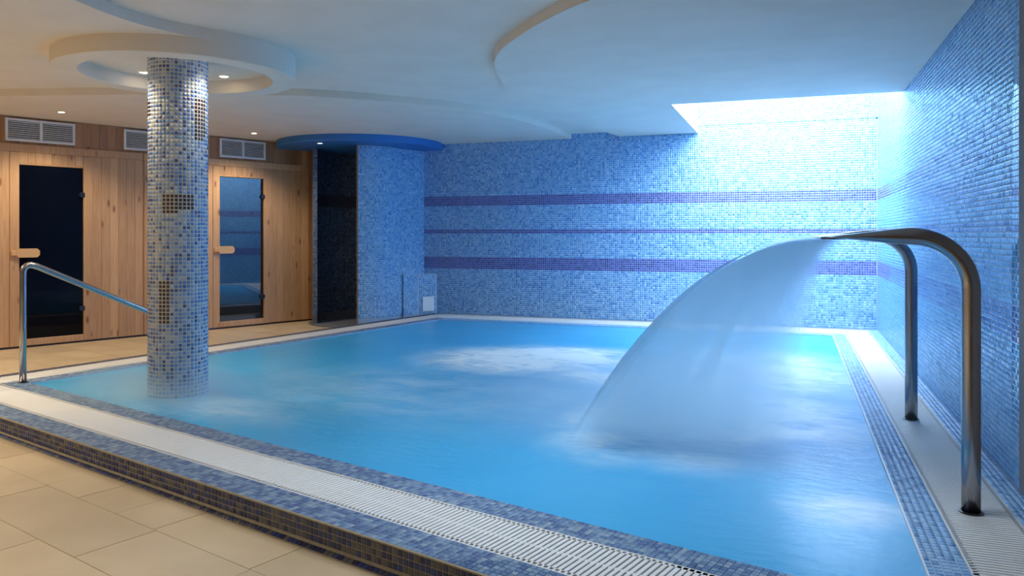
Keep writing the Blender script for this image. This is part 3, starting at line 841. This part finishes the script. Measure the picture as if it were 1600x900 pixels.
# tiled block with the white panel
blk = empty('tiled_block', (-4.85, 9.65, 0), 'low blue mosaic block with a white square panel in the far left corner', 'block')
bp_ = [(-4.955, 9.36), (-4.835, 9.60), (-4.66, 9.80), (-4.90, 9.80)]
zbt = .55
MB().prism(bp_, FLOOR, zbt).build('block_core', M['grout_light'], blk)
T = Tiles()
for a, b in ((bp_[0], bp_[1]), (bp_[1], bp_[2])):
    A_ = Vector((*a, 0)); B_ = Vector((*b, 0)); d = (B_-A_).normalized(); nn = Vector((d.y, -d.x, 0))
    T.grid(A_+Vector((0,0,.004)), d, (0,0,1), int((B_-A_).length/PW), int(zbt/PW), PW, 'wall')
T.build(blk, M['mosaic'], PW, gap=.0034)
A_ = Vector((*bp_[1], 0)); B_ = Vector((*bp_[2], 0)); d = (B_-A_).normalized(); nn = Vector((d.y, -d.x, 0))
MB().box(A_+d*.13+nn*.010+Vector((0,0,.135)), (.17, .012, .20), (d, nn, Vector((0,0,1))), bev=.003).build('white_panel', M['panel_white'], blk)

# ================================================================== hand rail
hr = empty('handrail', (-5.36, 4.162, 0), 'stainless steel handrail sloping into the pool at its left corner', 'handrail')
hd = Vector((n_dir.x, n_dir.y, 0)); b0 = Vector((-5.36, 4.162, 0)); r = .0235
pts = [b0, b0+Vector((0,0,.4)), b0+Vector((0,0,.78))]
cz = .875; sl_ = -.475
R_ = .075
dv = (hd+Vector((0,0,sl_))).normalized()
P0 = b0+Vector((0,0,.80)); P1 = b0+Vector((0,0,.905)); P2 = P1+dv*.12
for k in range(1, 10):
    t = k/10; pts.append(P0*(1-t)**2+P1*2*t*(1-t)+P2*t*t)
pts.append(P2); pts.append(P1+dv*1.30)
E0 = P1+dv*1.36; E1 = P1+dv*1.44; E2 = E1-Vector((0,0,.1))
for k in range(0, 7):
    t = k/6; pts.append(E0*(1-t)**2+E1*2*t*(1-t)+E2*t*t)
pts.append(Vector((E2.x, E2.y, -.6)))
o = MB().tube(pts, r, 20).build('rail_tube', M['steel'], hr, smooth=True)
o = MB().lathe(b0, [(r+.014, .0005), (r+.014, .004), (r+.001, .006)], 24).build('base_flange', M['steel'], hr, smooth=False)

# ================================================================== cascade spout
sp = empty('cascade_spout', (.66, 4.32, 0), 'wide stainless steel cascade spout on two bent posts by the right wall', 'fountain')
ZS = 1.092; PR = .0345; YN, YF = 3.50, 5.14; XP = .665; BR = .21
for y in (YN, YF):
    pts = [(XP, y, -.03), (XP, y, .3), (XP, y, .6), (XP, y, ZS-BR)]
    for k in range(1, 13):
        a = PI/2*k/12; pts.append((XP-BR+BR*math.cos(a), y, ZS-BR+BR*math.sin(a)))
    rad = [PR]*len(pts)
    pts.append((.42, y, ZS)); rad.append(PR*.95)
    for k in range(1, 9):
        t = k/8; pts.append((.42-.28*t, y+(.03 if y == YN else -.03)*t, ZS-.004*t))
        rad.append((PR*(.95+.5*t), PR*(.95-.83*t)))
    MB().tube(pts, rad, 24).build('post', M['steel'], sp, smooth=True)
    MB().lathe((XP, y), [(.0, .001), (PR+.010, .001), (PR+.010, .004), (PR+.001, .006)], 28).build('base_plate', M['hinge'], sp)
# flat blade joining the two arms
bl = MB(); prof = [(.36, ZS-.012), (.115, ZS-.014), (.112, ZS-.004), (.30, ZS+.010), (.36, ZS+.008)]
n5 = len(prof); vs = [(x, y, z) for y in (YN+.0, YF-.0) for x, z in prof]
bl.add(vs, [(i, i+n5, (i+1) % n5+n5, (i+1) % n5) for i in range(n5)]+[tuple(range(n5)), tuple(range(2*n5-1, n5-1, -1))])
bl.build('spout_blade', M['steel'], sp)

# ------------------------------------------------------------------ falling water
def sheet(x0, xl, y0a, y1a, y0b, y1b, nm, mt, parent=None, thick=.006, zs_=ZS-.008):
    """ballistic sheet leaving the lip at x0, landing at xl; y spans narrow from a to b"""
    nu_, nv_ = 24, 28; T_ = math.sqrt(2*zs_/9.81); vs = []; uvs = []
    for side in (0, 1):
        for j in range(nv_+1):
            t = j/nv_
            for i in range(nu_+1):
                s = i/nu_
                tt = T_*t; x = x0+(xl-x0)*t; z = zs_-.5*9.81*tt*tt
                ya = y0a+(y0b-y0a)*t; yb = y1a+(y1b-y1a)*t
                w_ = mnoise.noise(Vector((s*5, t*1.5, x0*9+xl*3)))*.02*t
                vs.append((x+w_-side*thick*.7, ya+(yb-ya)*s, z-side*thick*.7+.0)); uvs.append((s, t))
    n1 = (nu_+1)*(nv_+1); f = []
    for j in range(nv_):
        for i in range(nu_):
            a = j*(nu_+1)+i; f.append((a, a+1, a+nu_+2, a+nu_+1)); f.append((n1+a, n1+a+nu_+1, n1+a+nu_+2, n1+a+1))
    o = mk(nm, vs, f, mt, parent, smooth=True)
    uvl = o.data.uv_layers.new(name='uv')
    for lp in o.data.loops: uvl.data[lp.index].uv = uvs[lp.vertex_index % len(uvs)]
    return o
fw = empty('falling_water', (-.4, 4.3, 0), 'white curtain of water falling from the steel spout into the pool', 'water', kind='stuff')
sheet(.115, -1.12, YN, YF, 3.85, 4.95, 'water_sheet', M['fall'], fw)
def volume_material(name, density_fn, col=(.90,.98,1,1)):
    m = bpy.data.materials.new(name); m.use_nodes = True; nt_ = m.node_tree; nt_.nodes.clear()
    out = nt_.nodes.new('ShaderNodeOutputMaterial'); v = nt_.nodes.new('ShaderNodeVolumePrincipled')
    v.inputs['Color'].default_value = col; v.inputs['Anisotropy'].default_value = .72
    tc = nt_.nodes.new('ShaderNodeTexCoord')
    def node(op, a, b=None, clamp=False):
        n = nt_.nodes.new('ShaderNodeMath'); n.operation = op; n.use_clamp = clamp
        for k, x in enumerate((a, b)):
            if x is None: continue
            if isinstance(x, (int, float)): n.inputs[k].default_value = x
            else: nt_.links.new(x, n.inputs[k])
        return n.outputs[0]
    nt_.links.new(density_fn(nt_, tc.outputs['Object'], node), v.inputs['Density'])
    nt_.links.new(v.outputs[0], out.inputs['Volume']); return m
def spray_density(nt_, P, node):
    """thick at the outer curtain, thinning to the posts; falling_water's origin is the object origin"""
    sp_ = nt_.nodes.new('ShaderNodeSeparateXYZ'); nt_.links.new(P, sp_.inputs[0])
    x = node('ADD', sp_.outputs[0], -.4); z = sp_.outputs[2]
    t = node('SQRT', node('MAXIMUM', node('DIVIDE', node('SUBTRACT', ZS-.02, z), ZS-.02), 0.0))
    xo = node('SUBTRACT', .115, node('MULTIPLY', t, 1.215)); wdt = node('ADD', .105, node('MULTIPLY', t, 1.015))
    q = node('DIVIDE', node('SUBTRACT', x, xo), wdt)
    inner = node('MULTIPLY', node('SUBTRACT', 1.0, q), 3.5, True)
    mp = nt_.nodes.new('ShaderNodeCombineXYZ'); nt_.links.new(node('MULTIPLY', q, 7.0), mp.inputs[0]); nt_.links.new(node('MULTIPLY', t, .8), mp.inputs[2])
    nz = nt_.nodes.new('ShaderNodeTexNoise'); nz.inputs['Scale'].default_value = 1.0; nt_.links.new(mp.outputs[0], nz.inputs['Vector'])
    st = node('ADD', .45, node('MULTIPLY', nz.outputs['Fac'], 1.1))
    return node('MULTIPLY', node('MULTIPLY', node('MULTIPLY', inner, st), node('SUBTRACT', 1.25, node('MULTIPLY', t, .75))), 3.2)
M['spray'] = volume_material('falling_spray', spray_density)
def spray_body():
    T_ = math.sqrt(2*(ZS-.02)/9.81); nt_ = 16; ns = 8; vs = []; f = []
    loops = []
    for j in range(nt_+1):
        t = j/nt_; z = ZS-.02-.5*9.81*(T_*t)**2
        xo = .115+(-1.10-.115)*t; xi = .22+(.02-.22)*t
        w_ = .5*min(1, .2+t*1.2)
        ring_ = []
        for k in range(ns+1):             # near face, bulging to the camera
            q = k/ns; ring_.append((xo+(xi-xo)*q, YN+.03+(.36+.12*q)*t, z))
        for k in range(ns+1):
            q = 1-k/ns; ring_.append((xo+(xi-xo)*q, YF-.03-.22*t, z))
        loops.append(ring_)
    n = len(loops[0])
    for r_ in loops: vs += r_
    for j in range(nt_):
        for k in range(n):
            a = j*n+k; b = j*n+(k+1) % n; f.append((a, b, b+n, a+n))
    f += [tuple(range(n-1, -1, -1)), tuple(range(nt_*n, nt_*n+n))]
    o = mk('spray', vs, f, M['spray'], fw)
    bm = bmesh.new(); bm.from_mesh(o.data); bmesh.ops.recalc_face_normals(bm, faces=bm.faces[:]); bm.to_mesh(o.data); bm.free()
    return o
spray_body()

# soft mist where the falling water strikes the pool and round the foot of the column
def mist(loc, r, dens, label):
    o = MB()
    root = empty('water_mist', loc, label, 'mist', kind='stuff')
    def den(nt_, P, node):
        sc_ = nt_.nodes.new('ShaderNodeVectorMath'); sc_.operation = 'DIVIDE'; nt_.links.new(P, sc_.inputs[0]); sc_.inputs[1].default_value = r
        ln_ = nt_.nodes.new('ShaderNodeVectorMath'); ln_.operation = 'LENGTH'; nt_.links.new(sc_.outputs[0], ln_.inputs[0])
        n_ = nt_.nodes.new('ShaderNodeTexNoise'); n_.inputs['Scale'].default_value = 2.2; n_.inputs['Detail'].default_value = 3; nt_.links.new(P, n_.inputs['Vector'])
        f_ = node('SUBTRACT', 1.0, ln_.outputs['Value'], True)
        return node('MULTIPLY', node('MULTIPLY', f_, node('MULTIPLY', node('SUBTRACT', n_.outputs['Fac'], .25), 2.2, True)), dens)
    prof = [(math.sin(a), math.cos(a)) for a in np.linspace(PI/2, .0, 9)]
    vs = []; f = []; sg = 32
    for (rr, zz) in prof: vs += [(loc[0]+r[0]*rr*math.cos(2*PI*k/sg), loc[1]+r[1]*rr*math.sin(2*PI*k/sg), loc[2]+r[2]*zz) for k in range(sg)]
    for i in range(8):
        for k in range(sg): a = i*sg+k; b = i*sg+(k+1) % sg; f.append((a, b, b+sg, a+sg))
    f.append(tuple(range(sg-1, -1, -1)))
    mo = mk('mist_cloud', vs, f, volume_material('mist', den), root)
    bm = bmesh.new(); bm.from_mesh(mo.data); bmesh.ops.remove_doubles(bm, verts=bm.verts[:], dist=.0005); bmesh.ops.recalc_face_normals(bm, faces=bm.faces[:]); bm.to_mesh(mo.data); bm.free()
mist((-.95, 4.45, .025), (1.1, 1.05, .40), 3.0, 'pale mist rising where the cascade strikes the pool')
mist((-.15, 5.1, .025), (.9, 1.3, .22), 1.4, 'low white mist over the water below the cascade posts')
mist((CC.x-.1, CC.y-.1, .01), (.9, .6, .20), 7.0, 'thin mist on the water round the foot of the column')
